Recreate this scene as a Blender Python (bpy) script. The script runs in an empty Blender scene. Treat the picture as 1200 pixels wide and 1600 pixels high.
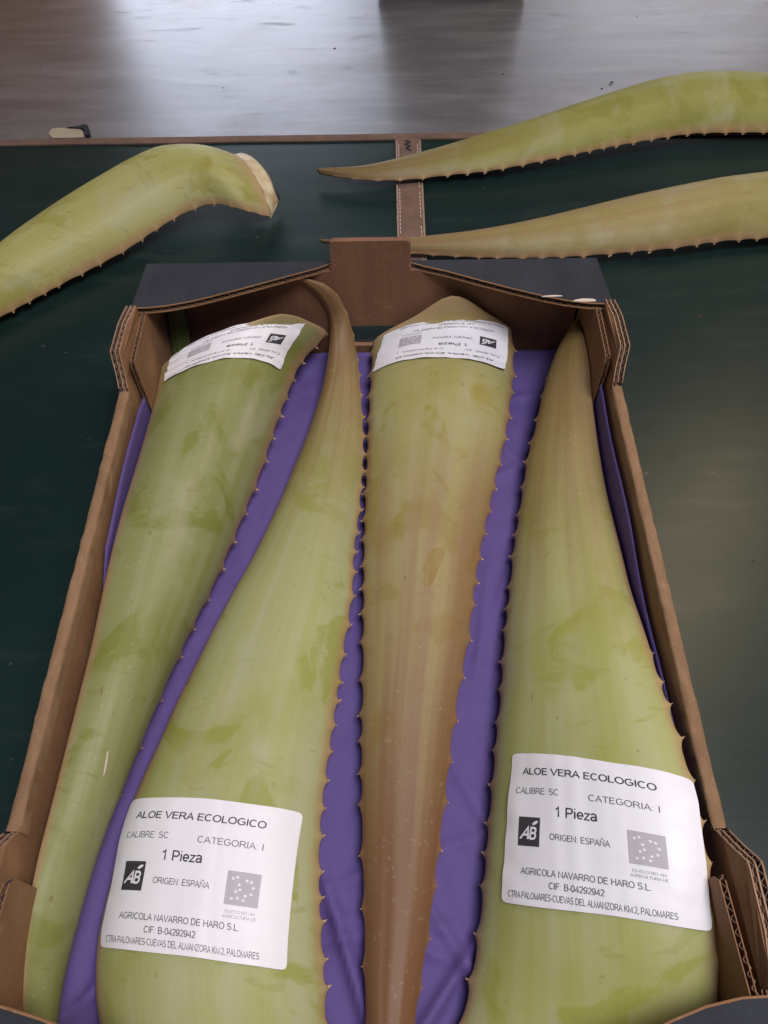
import bpy, bmesh, math, random
import numpy as np
from mathutils import Vector, Matrix, noise
from mathutils.geometry import tessellate_polygon

S = bpy.context.scene
COL = S.collection
random.seed(7)

# ------------------------------------------------------------------ camera
cam_d = bpy.data.cameras.new('camera')
cam = bpy.data.objects.new('camera', cam_d)
COL.objects.link(cam)
cam.matrix_world = Matrix(((0.99988287, 0.0095845, 0.01193255, 0.01782),
                           (-0.00115321, 0.82460465, -0.56570826, 0.03531),
                           (-0.01526167, 0.56562824, 0.82451912, 0.54942),
                           (0, 0, 0, 1)))
cam_d.sensor_fit = 'VERTICAL'
cam_d.sensor_height = 24.0
cam_d.lens = 24.0 * 1216.3 / 1600.0
cam_d.clip_start = 0.01
cam_d.clip_end = 50
S.camera = cam

# ------------------------------------------------------------------ world and lamps
W = bpy.data.worlds.new('World')
S.world = W
W.use_nodes = True
W.node_tree.nodes['Background'].inputs[0].default_value = (0.78, 0.82, 1.0, 1)
W.node_tree.nodes['Background'].inputs[1].default_value = 0.13
S.view_settings.view_transform = 'Standard'
S.view_settings.look = 'None'
S.view_settings.exposure = 0.0
S.view_settings.gamma = 1.0


def area(name, loc, target, sx, sy, power, color):
    d = bpy.data.lights.new(name, 'AREA')
    d.shape = 'RECTANGLE'
    d.size = sx
    d.size_y = sy
    d.energy = power
    d.color = color
    o = bpy.data.objects.new(name, d)
    COL.objects.link(o)
    o.location = loc
    o.rotation_euler = (Vector(target) - Vector(loc)).to_track_quat('-Z', 'Y').to_euler()
    return o


# the windows of the hall, beyond the counter, a skylight overhead and the lamp over the aisle
area('window_light', (-0.78, 4.2, 0.90), (-0.4, 0.9, 0.0), 1.35, 0.80, 20.5, (0.80, 0.87, 1.0))
area('window_light', (1.35, 4.2, 0.90), (0.8, 0.9, 0.0), 1.3, 0.80, 8, (0.90, 0.92, 1.0))
area('skylight', (0.42, -0.02, 1.8), (0.02, 0.25, 0.0), 0.70, 0.70, 27.5, (0.985, 0.955, 1.0))
area('aisle_lamp', (1.02, 1.42, 2.0), (0.4, 0.5, 0.0), 0.26, 1.1, 13, (1.0, 0.77, 0.48))


# ------------------------------------------------------------------ object helpers
def link_mesh(name, verts, faces, mats, parent=None, smooth=False, fm=None):
    me = bpy.data.meshes.new(name)
    me.from_pydata([tuple(v) for v in verts], [], faces)
    if not isinstance(mats, (list, tuple)):
        mats = [mats]
    for m in mats:
        me.materials.append(m)
    if fm is not None:
        me.polygons.foreach_set('material_index', fm)
    if smooth:
        me.polygons.foreach_set('use_smooth', [True] * len(me.polygons))
    me.update()
    o = bpy.data.objects.new(name, me)
    COL.objects.link(o)
    if parent is not None:
        o.parent = parent
    return o


def empty(name, label, cat, group=None):
    o = bpy.data.objects.new(name, None)
    o.empty_display_size = 0.02
    COL.objects.link(o)
    return tag(o, label, cat, group)


def tag(o, label, cat, group=None):
    o['label'] = label
    o['category'] = cat
    if group:
        o['group'] = group
    return o


class MB:
    """collects pieces of one mesh"""
    def __init__(self):
        self.v = []
        self.f = []

    def add(self, vs, fs):
        n = len(self.v)
        self.v += [tuple(v) for v in vs]
        self.f += [tuple(i + n for i in f) for f in fs]

    def box(self, x0, x1, y0, y1, z0, z1):
        vs = [(x, y, z) for x in (x0, x1) for y in (y0, y1) for z in (z0, z1)]
        self.add(vs, [(0, 1, 3, 2), (4, 6, 7, 5), (0, 4, 5, 1), (2, 3, 7, 6), (0, 2, 6, 4), (1, 5, 7, 3)])

    def prism(self, loops, fn0, fn1):
        """2-D loops (outer first, then holes) extruded between two mappings (p -> xyz)"""
        tri = tessellate_polygon([[Vector((p[0], p[1], 0)) for p in l] for l in loops])
        flat = [p for l in loops for p in l]
        n = len(flat)
        vs = [fn0(p) for p in flat] + [fn1(p) for p in flat]
        fs = [tuple(t) for t in tri] + [tuple(reversed([i + n for i in t])) for t in tri]
        b = 0
        for l in loops:
            k = len(l)
            for i in range(k):
                j = (i + 1) % k
                fs.append((b + i, b + j, b + j + n, b + i + n))
            b += k
        self.add(vs, fs)

    def build(self, name, mat, parent=None, smooth=False, bevel=0.0):
        o = link_mesh(name, self.v, self.f, mat, parent, smooth)
        bm = bmesh.new()
        bm.from_mesh(o.data)
        bmesh.ops.recalc_face_normals(bm, faces=bm.faces)
        bm.to_mesh(o.data)
        bm.free()
        if bevel:
            m = o.modifiers.new('bevel', 'BEVEL')
            m.width = bevel
            m.segments = 2
            m.limit_method = 'ANGLE'
        return o


# ------------------------------------------------------------------ materials
class NT:
    def __init__(self, name):
        self.m = bpy.data.materials.new(name)
        self.m.use_nodes = True
        self.t = self.m.node_tree
        self.b = self.t.nodes['Principled BSDF']

    def n(self, typ, **kw):
        nd = self.t.nodes.new(typ)
        for k, v in kw.items():
            if isinstance(k, str) and hasattr(nd, k):
                setattr(nd, k, v)
        return nd

    def lk(self, a, b):
        self.t.links.new(a, b)

    def val(self, sock, v):
        if hasattr(v, 'is_linked') or hasattr(v, 'links'):
            self.lk(v, sock)
        else:
            sock.default_value = v

    def math(self, op, a, b=0.0, clamp=False):
        nd = self.n('ShaderNodeMath', operation=op, use_clamp=clamp)
        self.val(nd.inputs[0], a)
        self.val(nd.inputs[1], b)
        return nd.outputs[0]

    def ramp(self, v, a, b, smooth=True):
        nd = self.n('ShaderNodeMapRange', clamp=True)
        nd.interpolation_type = 'SMOOTHSTEP' if smooth else 'LINEAR'
        self.val(nd.inputs[0], v)
        nd.inputs[1].default_value = a
        nd.inputs[2].default_value = b
        return nd.outputs[0]

    def noise(self, vec, scale, detail=4, rough=0.55, dist=0.0, map_scale=None, offset=None):
        if map_scale is not None or offset is not None:
            mp = self.n('ShaderNodeMapping')
            self.lk(vec, mp.inputs[0])
            if map_scale is not None:
                mp.inputs['Scale'].default_value = map_scale
            if offset is not None:
                mp.inputs['Location'].default_value = offset
            vec = mp.outputs[0]
        nd = self.n('ShaderNodeTexNoise')
        self.lk(vec, nd.inputs['Vector'])
        nd.inputs['Scale'].default_value = scale
        nd.inputs['Detail'].default_value = detail
        nd.inputs['Roughness'].default_value = rough
        nd.inputs['Distortion'].default_value = dist
        return nd.outputs[0]

    def mix(self, f, a, b):
        nd = self.n('ShaderNodeMix', data_type='RGBA')
        self.val(nd.inputs[0], f)
        for s, v in ((nd.inputs[6], a), (nd.inputs[7], b)):
            if isinstance(v, (tuple, list)):
                s.default_value = (*v[:3], 1)
            else:
                self.lk(v, s)
        return nd.outputs[2]

    def bump(self, h, strength, dist=0.001, normal=None):
        nd = self.n('ShaderNodeBump')
        self.val(nd.inputs['Height'], h)
        nd.inputs['Strength'].default_value = strength
        nd.inputs['Distance'].default_value = dist
        if normal is not None:
            self.lk(normal, nd.inputs['Normal'])
        return nd.outputs[0]

    def coord(self, which='Object'):
        return self.n('ShaderNodeTexCoord').outputs[which]

    def done(self, color=None, rough=None, normal=None, **kw):
        if color is not None:
            if isinstance(color, (tuple, list)):
                self.b.inputs['Base Color'].default_value = (*color[:3], 1)
            else:
                self.lk(color, self.b.inputs['Base Color'])
        if rough is not None:
            self.val(self.b.inputs['Roughness'], rough)
        if normal is not None:
            self.lk(normal, self.b.inputs['Normal'])
        for k, v in kw.items():
            self.val(self.b.inputs[k.replace('_', ' ')], v)
        return self.m


def flat(name, color, rough=0.6, **kw):
    return NT(name).done(color, rough, **kw)


def mat_kraft(name, c0, c1, axis=(60, 60, 60), flute=None):
    t = NT(name)
    co = t.coord()
    a = t.noise(co, 1.0, 5, 0.6, 0, axis)
    b = t.noise(co, 9.0, 3, 0.6)
    f = t.math('ADD', t.math('MULTIPLY', a, 0.6), t.math('MULTIPLY', b, 0.5))
    col = t.mix(t.ramp(f, 0.35, 0.75), c0, c1)
    fib = t.noise(co, 420, 2, 0.6)
    col = t.mix(t.math('MULTIPLY', t.ramp(fib, 0.55, 0.8), 0.35), col, tuple(min(1, x * 1.5) for x in c1))
    sc = t.noise(co, 1.0, 3, 0.6, 0.8, (40, 22, 90))
    col = t.mix(t.math('MULTIPLY', t.ramp(sc, 0.66, 0.74), 0.30), col, tuple(min(1, x * 1.7) for x in c1))
    sp = t.noise(co, 130, 2, 0.5)
    col = t.mix(t.math('MULTIPLY', t.ramp(sp, 0.70, 0.76), 0.35), col, tuple(x * 0.45 for x in c0))
    h = t.noise(co, 160, 3, 0.6)
    if flute:
        wv = t.n('ShaderNodeTexWave', wave_type='BANDS', bands_direction=flute)
        t.lk(co, wv.inputs['Vector'])
        wv.inputs['Scale'].default_value = 45
        wv.inputs['Distortion'].default_value = 0.4
        h = t.math('ADD', t.math('MULTIPLY', wv.outputs[1], 0.5), t.math('MULTIPLY', h, 0.6))
    return t.done(col, 0.82, t.bump(h, 0.25, 0.0006), Specular_IOR_Level=0.25)


def mat_leaf(name, seed, main, bloom, rubbed, tip, tip0, tip1, tan=0.0, tancol=(0.3, 0.2, 0.1), base_tan=0.03, margin=(0.42, 0.24, 0.13), mw=0.86, tips=1.0, side=None):
    """UV = (across 0..1, along 0..1); colour follows the blade, not the light"""
    t = NT(name)
    uv = t.coord('UV')
    sp = t.n('ShaderNodeSeparateXYZ')
    t.lk(uv, sp.inputs[0])
    u, s = sp.outputs[0], sp.outputs[1]
    off = (seed * 3.17, seed * 1.31, seed)
    obj = t.coord('Object')
    streak = t.noise(uv, 1.0, 4, 0.5, 0.0, (11, 0.8, 1), off)
    streak2 = t.noise(uv, 1.0, 4, 0.6, 0.0, (70, 1.6, 1), off)
    wide = t.noise(obj, 15.0, 3, 0.5, 0.3, None, off)
    col = t.mix(t.ramp(streak, 0.34, 0.70), main, bloom)
    col = t.mix(t.math('MULTIPLY', t.ramp(wide, 0.45, 0.72), 0.45), col, rubbed)
    col = t.mix(t.math('MULTIPLY', t.ramp(streak2, 0.50, 0.80), 0.16), col, tuple(c * 0.85 for c in rubbed))
    # bloom wiped off in blotches with soft, drawn-out edges
    blot = t.noise(obj, 17.0, 5, 0.55, 0.9, None, (seed * 1.7 + 3, seed * 2.3, seed + 5))
    col = t.mix(t.math('MULTIPLY', t.ramp(blot, 0.545, 0.62), 0.72), col, rubbed)
    blot2 = t.noise(obj, 1.0, 4, 0.55, 1.2, (22, 60, 30), (seed * 0.7 + 13, seed * 1.3 + 2, seed + 9))
    col = t.mix(t.math('MULTIPLY', t.ramp(blot2, 0.62, 0.68), 0.35), col, tuple(c * 0.9 for c in rubbed))
    # greyish wax left in thin patches
    wax = t.noise(obj, 1.0, 4, 0.5, 0.5, (24, 9, 24), (seed * 2.7 + 1, seed * .3 + 2, seed + 19))
    col = t.mix(t.math('MULTIPLY', t.ramp(wax, 0.52, 0.72), 0.40), col, (0.40, 0.39, 0.27))
    # tan bands along the blade
    if tan:
        tb = t.noise(uv, 1.0, 2, 0.45, 0.0, (8, 0.7, 1), (seed * 5.1, seed, 2))
        fac = t.math('MULTIPLY', t.math('ADD', t.math('MULTIPLY', t.ramp(tb, 0.34, 0.70), 0.6), 0.3), t.math('MULTIPLY', t.ramp(s, tan, tan + 0.28), 0.95))
        col = t.mix(fac, col, tancol)
    if side:      # browned flank
        fl = t.math('ADD', u, t.math('MULTIPLY', t.math('SUBTRACT', streak, 0.5), 0.25))
        col = t.mix(t.math('MULTIPLY', t.math('MULTIPLY', t.ramp(fl, 0.62, 0.90), t.ramp(s, 0.12, 0.45)), 0.7), col, side)
    # towards the tip
    jit = t.math('ADD', s, t.math('MULTIPLY', t.math('SUBTRACT', streak, 0.5), 0.30))
    col = t.mix(t.math('MULTIPLY', t.ramp(jit, tip0, tip1), tips), col, tip)
    # pinkish margins and pale base
    du = t.math('ABSOLUTE', t.math('SUBTRACT', t.math('MULTIPLY', u, 2.0), 1.0))
    du = t.math('ADD', du, t.math('MULTIPLY', t.math('SUBTRACT', wide, 0.5), 0.12))
    col = t.mix(t.math('MULTIPLY', t.ramp(du, mw, 1.0), 0.75), col, margin)
    col = t.mix(t.math('MULTIPLY', t.ramp(s, base_tan, 0.0), 0.85), col, (0.50, 0.33, 0.17))
    # scars and specks
    pale = t.noise(obj, 330, 2, 0.5)
    col = t.mix(t.math('MULTIPLY', t.ramp(pale, 0.62, 0.74), 0.22), col, (0.46, 0.43, 0.27))
    fine = t.noise(uv, 1.0, 3, 0.7, 0.0, (240, 7, 1), off)
    col = t.mix(t.math('MULTIPLY', t.ramp(fine, 0.48, 0.75), 0.14), col, (0.16, 0.15, 0.05))
    sct = t.noise(obj, 1.0, 2, 0.6, 1.5, (30, 110, 70), (seed * 1.9, seed * .6, 8))
    col = t.mix(t.math('MULTIPLY', t.ramp(sct, 0.69, 0.73), 0.40), col, tuple(c * 0.75 for c in rubbed))
    nick = t.noise(obj, 1.0, 2, 0.5, 0.3, (160, 60, 160), (seed * 4.1, seed, 3))
    col = t.mix(t.math('MULTIPLY', t.ramp(nick, 0.73, 0.78), 0.55), col, (0.17, 0.105, 0.035))
    spk = t.noise(obj, 190, 2, 0.5)
    col = t.mix(t.math('MULTIPLY', t.ramp(spk, 0.74, 0.79), 0.30), col, (0.10, 0.065, 0.03))
    scr = t.noise(uv, 1.0, 2, 0.5, 0.6, (7, 70, 1), off)
    col = t.mix(t.math('MULTIPLY', t.ramp(scr, 0.74, 0.80), 0.22), col, (0.14, 0.10, 0.04))
    rough = t.math('ADD', 0.45, t.math('MULTIPLY', wide, 0.18))
    h = t.math('ADD', t.math('MULTIPLY', streak2, 0.6), t.math('MULTIPLY', t.noise(obj, 60, 3), 0.5))
    return t.done(col, rough, t.bump(h, 0.14, 0.0010), Specular_IOR_Level=0.42,
                  Subsurface_Weight=0.12, Subsurface_Radius=(0.006, 0.006, 0.002), Subsurface_Scale=0.5)


def mat_table():
    t = NT('table_paint')
    co = t.coord()
    a = t.noise(co, 3.0, 6, 0.6)
    b = t.noise(co, 1.0, 5, 0.65, 0.2, (9, 40, 9))
    col = t.mix(t.ramp(a, 0.35, 0.7), (0.004, 0.0160, 0.0150), (0.008, 0.0235, 0.0205))
    col = t.mix(t.math('MULTIPLY', t.ramp(b, 0.52, 0.8), 0.30), col, (0.045, 0.058, 0.045))
    sp = t.noise(co, 85, 2, 0.5)
    col = t.mix(t.math('MULTIPLY', t.ramp(sp, 0.74, 0.78), 0.5), col, (0.10, 0.10, 0.08))
    r = t.math('ADD', 0.26, t.math('MULTIPLY', b, 0.14))
    h = t.noise(co, 240, 3, 0.6)
    return t.done(col, r, t.bump(h, 0.035, 0.0008), Specular_IOR_Level=0.36)


def mat_steel():
    t = NT('worn_steel')
    co = t.coord()
    a = t.noise(co, 1.0, 6, 0.65, 0.3, (5, 26, 5))
    b = t.noise(co, 1.0, 5, 0.6, 0.6, (16, 60, 16))
    c = t.noise(co, 4.0, 5, 0.6)
    col = t.mix(t.ramp(a, 0.36, 0.68), (0.37, 0.365, 0.39), (0.47, 0.46, 0.485))
    col = t.mix(t.math('MULTIPLY', t.ramp(c, 0.48, 0.70), 0.5), col, (0.30, 0.25, 0.215))
    col = t.mix(t.math('MULTIPLY', t.ramp(b, 0.62, 0.76), 0.22), col, (0.22, 0.19, 0.18))
    sp = t.noise(co, 70, 2, 0.5)
    col = t.mix(t.math('MULTIPLY', t.ramp(sp, 0.755, 0.78), 0.7), col, (0.08, 0.06, 0.05))
    r = t.math('ADD', 0.31, t.math('MULTIPLY', a, 0.16))
    r = t.math('ADD', r, t.math('MULTIPLY', t.ramp(b, 0.55, 0.75), 0.10))
    h = t.math('ADD', t.math('MULTIPLY', b, 0.8), t.math('MULTIPLY', a, 0.6))
    return t.done(col, r, t.bump(h, 0.10, 0.0015), Metallic=0.82)


def mat_paper():
    t = NT('purple_paper')
    co = t.coord()
    a = t.noise(co, 7, 5, 0.6)
    col = t.mix(a, (0.094, 0.063, 0.222), (0.126, 0.085, 0.268))
    f = t.noise(co, 300, 3, 0.6)
    col = t.mix(t.math('MULTIPLY', t.ramp(f, 0.6, 0.8), 0.15), col, (0.3, 0.22, 0.45))
    h = t.math('ADD', t.math('MULTIPLY', f, 0.3), t.noise(co, 26, 3, 0.5))
    return t.done(col, 0.75, t.bump(h, 0.15, 0.001), Specular_IOR_Level=0.3)


def mat_label():
    t = NT('label_paper')
    co = t.coord()
    a = t.noise(co, 60, 3, 0.5)
    col = t.mix(a, (0.80, 0.775, 0.82), (0.86, 0.84, 0.88))
    return t.done(col, 0.42, t.bump(t.noise(co, 30, 3, 0.5), 0.24, 0.002), Specular_IOR_Level=0.45)


KRAFT = mat_kraft('kraft_board', (0.215, 0.108, 0.052), (0.295, 0.158, 0.076), (24, 30, 24))
KRAFT_FL = mat_kraft('kraft_board_fluted', (0.19, 0.092, 0.055), (0.26, 0.135, 0.078), (50, 50, 3), 'X')
KRAFT_EDGE = mat_kraft('kraft_cut_edge', (0.26, 0.15, 0.09), (0.44, 0.28, 0.18), (90, 30, 90))
KRAFT_RIM = mat_kraft('kraft_fold', (0.205, 0.118, 0.063), (0.30, 0.178, 0.098), (150, 60, 150))
MEDIUM = mat_kraft('corrugated_medium', (0.13, 0.08, 0.06), (0.22, 0.14, 0.10))
PRINT = mat_kraft('dark_print', (0.021, 0.023, 0.030), (0.036, 0.039, 0.050), (26, 12, 26), 'X')
SCUFF = flat('torn_paper', (0.62, 0.52, 0.44), 0.9)
TABLE = mat_table()
STEEL = mat_steel()
PAPER = mat_paper()
LABEL = mat_label()
INK = flat('ink', (0.045, 0.04, 0.05), 0.5)
INK_MID = flat('mid_ink', (0.14, 0.13, 0.145), 0.5)
INK_PALE = flat('pale_ink', (0.33, 0.31, 0.34), 0.5)
INK_GREY = flat('grey_ink', (0.45, 0.42, 0.455), 0.5)
INK_WHITE = flat('label_white', (0.80, 0.77, 0.82), 0.5)
STRAP = mat_kraft('strap_leather', (0.130, 0.080, 0.062), (0.205, 0.125, 0.095), (60, 60, 60))
STRAP_EDGE = mat_kraft('strap_edge', (0.26, 0.18, 0.14), (0.36, 0.25, 0.19), (80, 80, 80))
THREAD = flat('pale_thread', (0.52, 0.42, 0.33), 0.8)
BLACK = flat('black_mark', (0.012, 0.012, 0.014), 0.6)
SPINE = NT('spine_horn')
_sp = SPINE.n('ShaderNodeSeparateXYZ')
SPINE.lk(SPINE.coord('Object'), _sp.inputs[0])
SPINE = SPINE.done(SPINE.mix(SPINE.ramp(_sp.outputs[2], 0.80, 1.25), (0.42, 0.28, 0.18), (0.18, 0.08, 0.05)), 0.5)

# ------------------------------------------------------------------ table, counter
def sheet(name, x0, x1, y0, y1, z, t, mat, label=None):
    m = MB()
    m.box(x0, x1, y0, y1, z - t, z)
    o = m.build(name, mat)
    o['kind'] = 'structure'
    if label:
        o['label'] = label
    return o


sheet('tabletop', -1.4, 1.4, -0.9, 0.9855, 0.0, 0.03, TABLE, 'dark teal painted tabletop under the box')
sheet('steel_counter', -1.4, 1.4, 0.997, 2.6, 0.001, 0.03, STEEL, 'worn grey steel counter beyond the table edge')

m = MB()
n = 90
for i in range(n):
    x0, x1 = -1.4 + 2.8 * i / n, -1.4 + 2.8 * (i + 1) / n
    w0 = 0.0012 * noise.noise(Vector((x0 * 9, 0, 0)))
    w1 = 0.0012 * noise.noise(Vector((x1 * 9, 0, 0)))
    vs = []
    for x, w in ((x0, w0), (x1, w1)):
        vs += [(x, 0.9850 + w, -0.03), (x, 0.9850 + w, 0.0018), (x, 0.9912, 0.0026), (x, 0.9975 + w * .4, 0.0022), (x, 0.9975 + w * .4, -0.03)]
    m.add(vs, [(0, 1, 6, 5), (1, 2, 7, 6), (2, 3, 8, 7), (3, 4, 9, 8)])
o = m.build('edge_trim', STRAP)
tag(o, 'thin brown edging strip between teal table and steel counter', 'edging')

# stitched strap
t = empty('strap', 'brown stitched strap with dark zigzag mark running across the teal tabletop', 'strap')
m = MB()
n = 60
rows = []
for i in range(n + 1):
    y = 0.615 + (0.9845 - 0.615) * i / n
    j = 0.0008 * noise.noise(Vector((0, y * 60, 1)))
    k = 0.0008 * noise.noise(Vector((0, y * 60, 5)))
    rows.append([(0.0255 + j, y, 0.0004), (0.0262 + j, y, 0.0020), (0.0290, y, 0.0028), (0.0405, y, 0.0024 + 0.0004 * noise.noise(Vector((1, y * 40, 0)))), (0.0530, y, 0.0028), (0.0560 + k, y, 0.0020), (0.0567 + k, y, 0.0004)])
vs = [p for r in rows for p in r]
fs = [(a * 7 + b, a * 7 + b + 1, a * 7 + b + 8, a * 7 + b + 7) for a in range(n) for b in range(6)]
m.add(vs, fs)
m.build('band', STRAP, t, True)
for x0, x1 in ((0.0252, 0.0274), (0.0549, 0.0571)):
    m = MB()
    for i in range(n):
        y0, y1 = 0.615 + .3655 * i / n, 0.615 + .3655 * (i + 1) / n
        a = 0.0005 * noise.noise(Vector((x0 * 90, y0 * 150, 2)))
        m.box(x0 + a, x1 + a * .5, y0, y1, 0.0003, 0.0030 + abs(a) * .6)
    m.build('frayed_edge', STRAP_EDGE, t)
m = MB()
for xs in (0.0290, 0.0527):
    y = 0.63
    while y < 0.972:
        if not (xs > .05 and 0.80 < y < 0.815) and random.random() > 0.06:
            m.box(xs - 0.0006, xs + 0.0006, y, y + 0.0048, 0.0024, 0.0036)
        y += 0.0073
o = m.build('stitching', THREAD, t)
o['kind'] = 'stuff'
m = MB()
pts = [(0.0372, 0.9800), (0.0432, 0.9755), (0.0372, 0.9715), (0.0432, 0.9665), (0.0384, 0.9625), (0.0442, 0.9570)]
for (xa, ya), (xb, yb) in zip(pts[:-1], pts[1:]):
    d = Vector((xb - xa, yb - ya)).normalized()
    q = Vector((-d.y, d.x)) * 0.0011
    e = d * 0.0006
    z = 0.0034
    m.add([(xa - q.x - e.x, ya - q.y - e.y, z), (xb - q.x + e.x, yb - q.y + e.y, z), (xb + q.x + e.x, yb + q.y + e.y, z), (xa + q.x - e.x, ya + q.y - e.y, z)], [(0, 1, 2, 3)])
    z += 0.0001
m.build('zigzag_mark', BLACK, t)

# scrap of paper on the counter edge
t = empty('paper_scrap', 'small beige paper scrap with black torn corner at the counter edge', 'scrap')
m = MB()
out = [(-0.417, 1.0), (-0.424, 1.010), (-0.4225, 1.0215), (-0.411, 1.0235), (-0.399, 1.0205), (-0.388, 1.0215), (-0.380, 1.014), (-0.3755, 1.0005), (-0.395, 0.9995)]
m.prism([out], lambda p: (p[0], p[1], 0.0014), lambda p: (p[0], p[1], 0.0024))
m.build('sheet', flat('beige_paper', (0.40, 0.34, 0.24), 0.8), t, bevel=0.0002)
m = MB()
out = [(-0.402, 1.0215), (-0.388, 1.0235), (-0.3815, 1.0275), (-0.3745, 1.0235), (-0.369, 1.010), (-0.3665, 1.0), (-0.3735, 0.9995), (-0.376, 1.012), (-0.3815, 1.0185), (-0.390, 1.0195)]
m.prism([out], lambda p: (p[0], p[1], 0.0024), lambda p: (p[0], p[1], 0.0042 + 0.12 * max(0, p[0] + 0.385)))
m.build('torn_corner', flat('black_paper', (0.02, 0.022, 0.028), 0.6), t, bevel=0.0003)

# crumbs
m = MB()
for (x, y, z, r) in ((-0.061, 1.226, .001, .0017), (0.175, 1.145, .001, .0014), (0.305, 1.102, .001, .0016), (0.321, 1.118, .001, .0020), (0.318, 1.112, .001, .0014), (0.12, 1.19, .001, .001), (-0.21, 1.12, .001, .001),
                     (0.305, 0.632, 0, .0013), (0.335, 0.652, 0, .0022), (0.29, 0.70, 0, .0010), (-0.27, 0.50, 0, .0008), (-0.262, 0.498, 0, .0008), (0.36, 0.2, 0, .0012), (-0.31, 0.61, 0, .0012), (-0.25, 0.33, 0, .0009), (0.27, 0.47, 0, .0009), (0.31, 0.36, 0, .0011), (0.42, 0.55, 0, .0014), (0.13, 0.88, 0, .0012), (-0.05, 0.93, 0, .0012), (0.25, 0.86, 0, .001), (-0.32, 0.93, 0, .001)):
    vs = []
    for k in range(6):
        a = k * math.pi / 3
        rr = r * random.uniform(.6, 1.2)
        vs.append((x + rr * 1.5 * math.cos(a), y + rr * math.sin(a), z))
    vs.append((x, y, z + r * .8))
    m.add(vs, [(k, (k + 1) % 6, 6) for k in range(6)])
o = m.build('dirt_specks', flat('dirt', (0.05, 0.035, 0.03), 0.9))
o['kind'] = 'stuff'
o['label'] = 'dark specks of dirt scattered on counter and table'


# crates standing at the back of the counter
def crate(x0, x1, y0, y1, h, mat, rimmat, label, cat):
    t = empty('crate', label, cat, 'crates at the back of the counter')
    w = 0.012
    for (a, b, c, d) in ((x0, x1, y0, y0 + w), (x0, x1, y1 - w, y1), (x0, x0 + w, y0 + w, y1 - w), (x1 - w, x1, y0 + w, y1 - w)):
        m = MB()
        m.box(a, b, c, d, 0.008, h)
        m.build('side_panel', mat, t, bevel=0.002)
    m = MB()
    m.box(x0 + w, x1 - w, y0 + w, y1 - w, 0.010, 0.018)
    m.build('floor_panel', mat, t)
    m = MB()
    m.box(x0 - .006, x1 + .006, y0 - .006, y0 + .004, h - .03, h + .004)
    m.box(x0 - .006, x1 + .006, y1 - .004, y1 + .006, h - .03, h + .004)
    m.box(x0 - .006, x0 + .004, y0 + .004, y1 - .004, h - .03, h + .004)
    m.box(x1 - .004, x1 + .006, y0 + .004, y1 - .004, h - .03, h + .004)
    m.build('rim', rimmat, t, bevel=0.002)
    for cx in (x0 + .02, x1 - .02):
        for cy in (y0 + .02, y1 - .02):
            m = MB()
            m.box(cx - .012, cx + .012, cy - .012, cy + .012, 0.0012, 0.0085)
            m.build('foot', rimmat, t)
    return t


DARKPL = flat('dark_plastic', (0.060, 0.046, 0.040), 0.5)
ORANGE = flat('carton_board', (0.42, 0.20, 0.09), 0.8)
crate(0.0, 0.232, 1.379, 1.66, 0.30, DARKPL, DARKPL, 'dark plastic crate showing only its lowest edge, right of centre', 'crate')
crate(-1.10, -0.52, 1.43, 1.75, 0.30, ORANGE, ORANGE, 'brown carton standing on the left end of the counter', 'carton')

# ------------------------------------------------------------------ cardboard box
BOX = empty('cardboard_box', 'open brown cardboard tray with dark printed end ledges holding four aloe leaves', 'box')


def flute_edge(m, path, inward, up, th, lam=0.0068, depth=0.006, phase=0.0, amp=None):
    """wavy medium seen at a cut edge: path on mid-plane, both vectors per point or constant"""
    P = [Vector(p) for p in path]
    d = [0.0]
    for a, b in zip(P[:-1], P[1:]):
        d.append(d[-1] + (b - a).length)
    n = max(8, int(d[-1] / lam * 8))
    amp = amp or th * 0.5
    vs = []
    for i in range(n + 1):
        s = d[-1] * i / n
        k = max(j for j in range(len(P)) if d[j] <= s + 1e-9)
        k = min(k, len(P) - 2)
        f = (s - d[k]) / max(1e-9, d[k + 1] - d[k])
        p = P[k].lerp(P[k + 1], f)
        q = s + 0.0009 * noise.noise(Vector((s * 130, phase, 0)))
        off = amp * 0.92 * math.sin(2 * math.pi * q / lam + phase)
        tt = 0.00022
        c = p + Vector(up) * off
        jag = Vector(inward) * (0.0006 * abs(noise.noise(Vector((s * 300, phase, 3)))))
        vs += [c + Vector(up) * tt + jag, c - Vector(up) * tt + jag, c - Vector(up) * tt + Vector(inward) * depth, c + Vector(up) * tt + Vector(inward) * depth]
    fs = []
    for i in range(n):
        a, b = i * 4, i * 4 + 4
        for k in range(4):
            l = (k + 1) % 4
            fs.append((a + k, a + l, b + l, b + k))
    m.add(vs, fs)


HW, LY, HL, HP = 0.20, 0.60, 0.0945, 0.1165
m = MB()
m.box(-0.197, 0.197, 0.004, 0.596, 0.0006, 0.0046)
m.build('floor_panel', KRAFT, BOX)


def wall_outline(y):
    """height of the side walls along the box"""
    yy = min(y, LY - y)
    if yy < 0.0575:
        return 0.1085
    if yy < 0.059:
        return 0.1085 + (HP + .002 - 0.1085) * (yy - 0.0575) / 0.0015
    if yy < 0.1125:
        return HP + .002
    if yy < 0.135:
        return HP + .002 + (HL - HP - .002) * (yy - 0.1125) / 0.0225
    return HL


def side_profile(top_cut=0.0, y0=0.004, y1=0.596):
    ys = [y0, 0.02, 0.045, 0.0574, 0.0591, 0.07, 0.095, 0.1125, 0.1165, 0.126, 0.1325, 0.14, 0.20, 0.26, 0.32, 0.38, 0.44, 0.46, 0.4675, 0.474, 0.4835, 0.4875, 0.505, 0.53, 0.5409, 0.5426, 0.555, 0.58, y1]
    return [(y0, 0.0046)] + [(y, wall_outline(y) - top_cut) for y in ys] + [(y1, 0.0046)]


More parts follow.
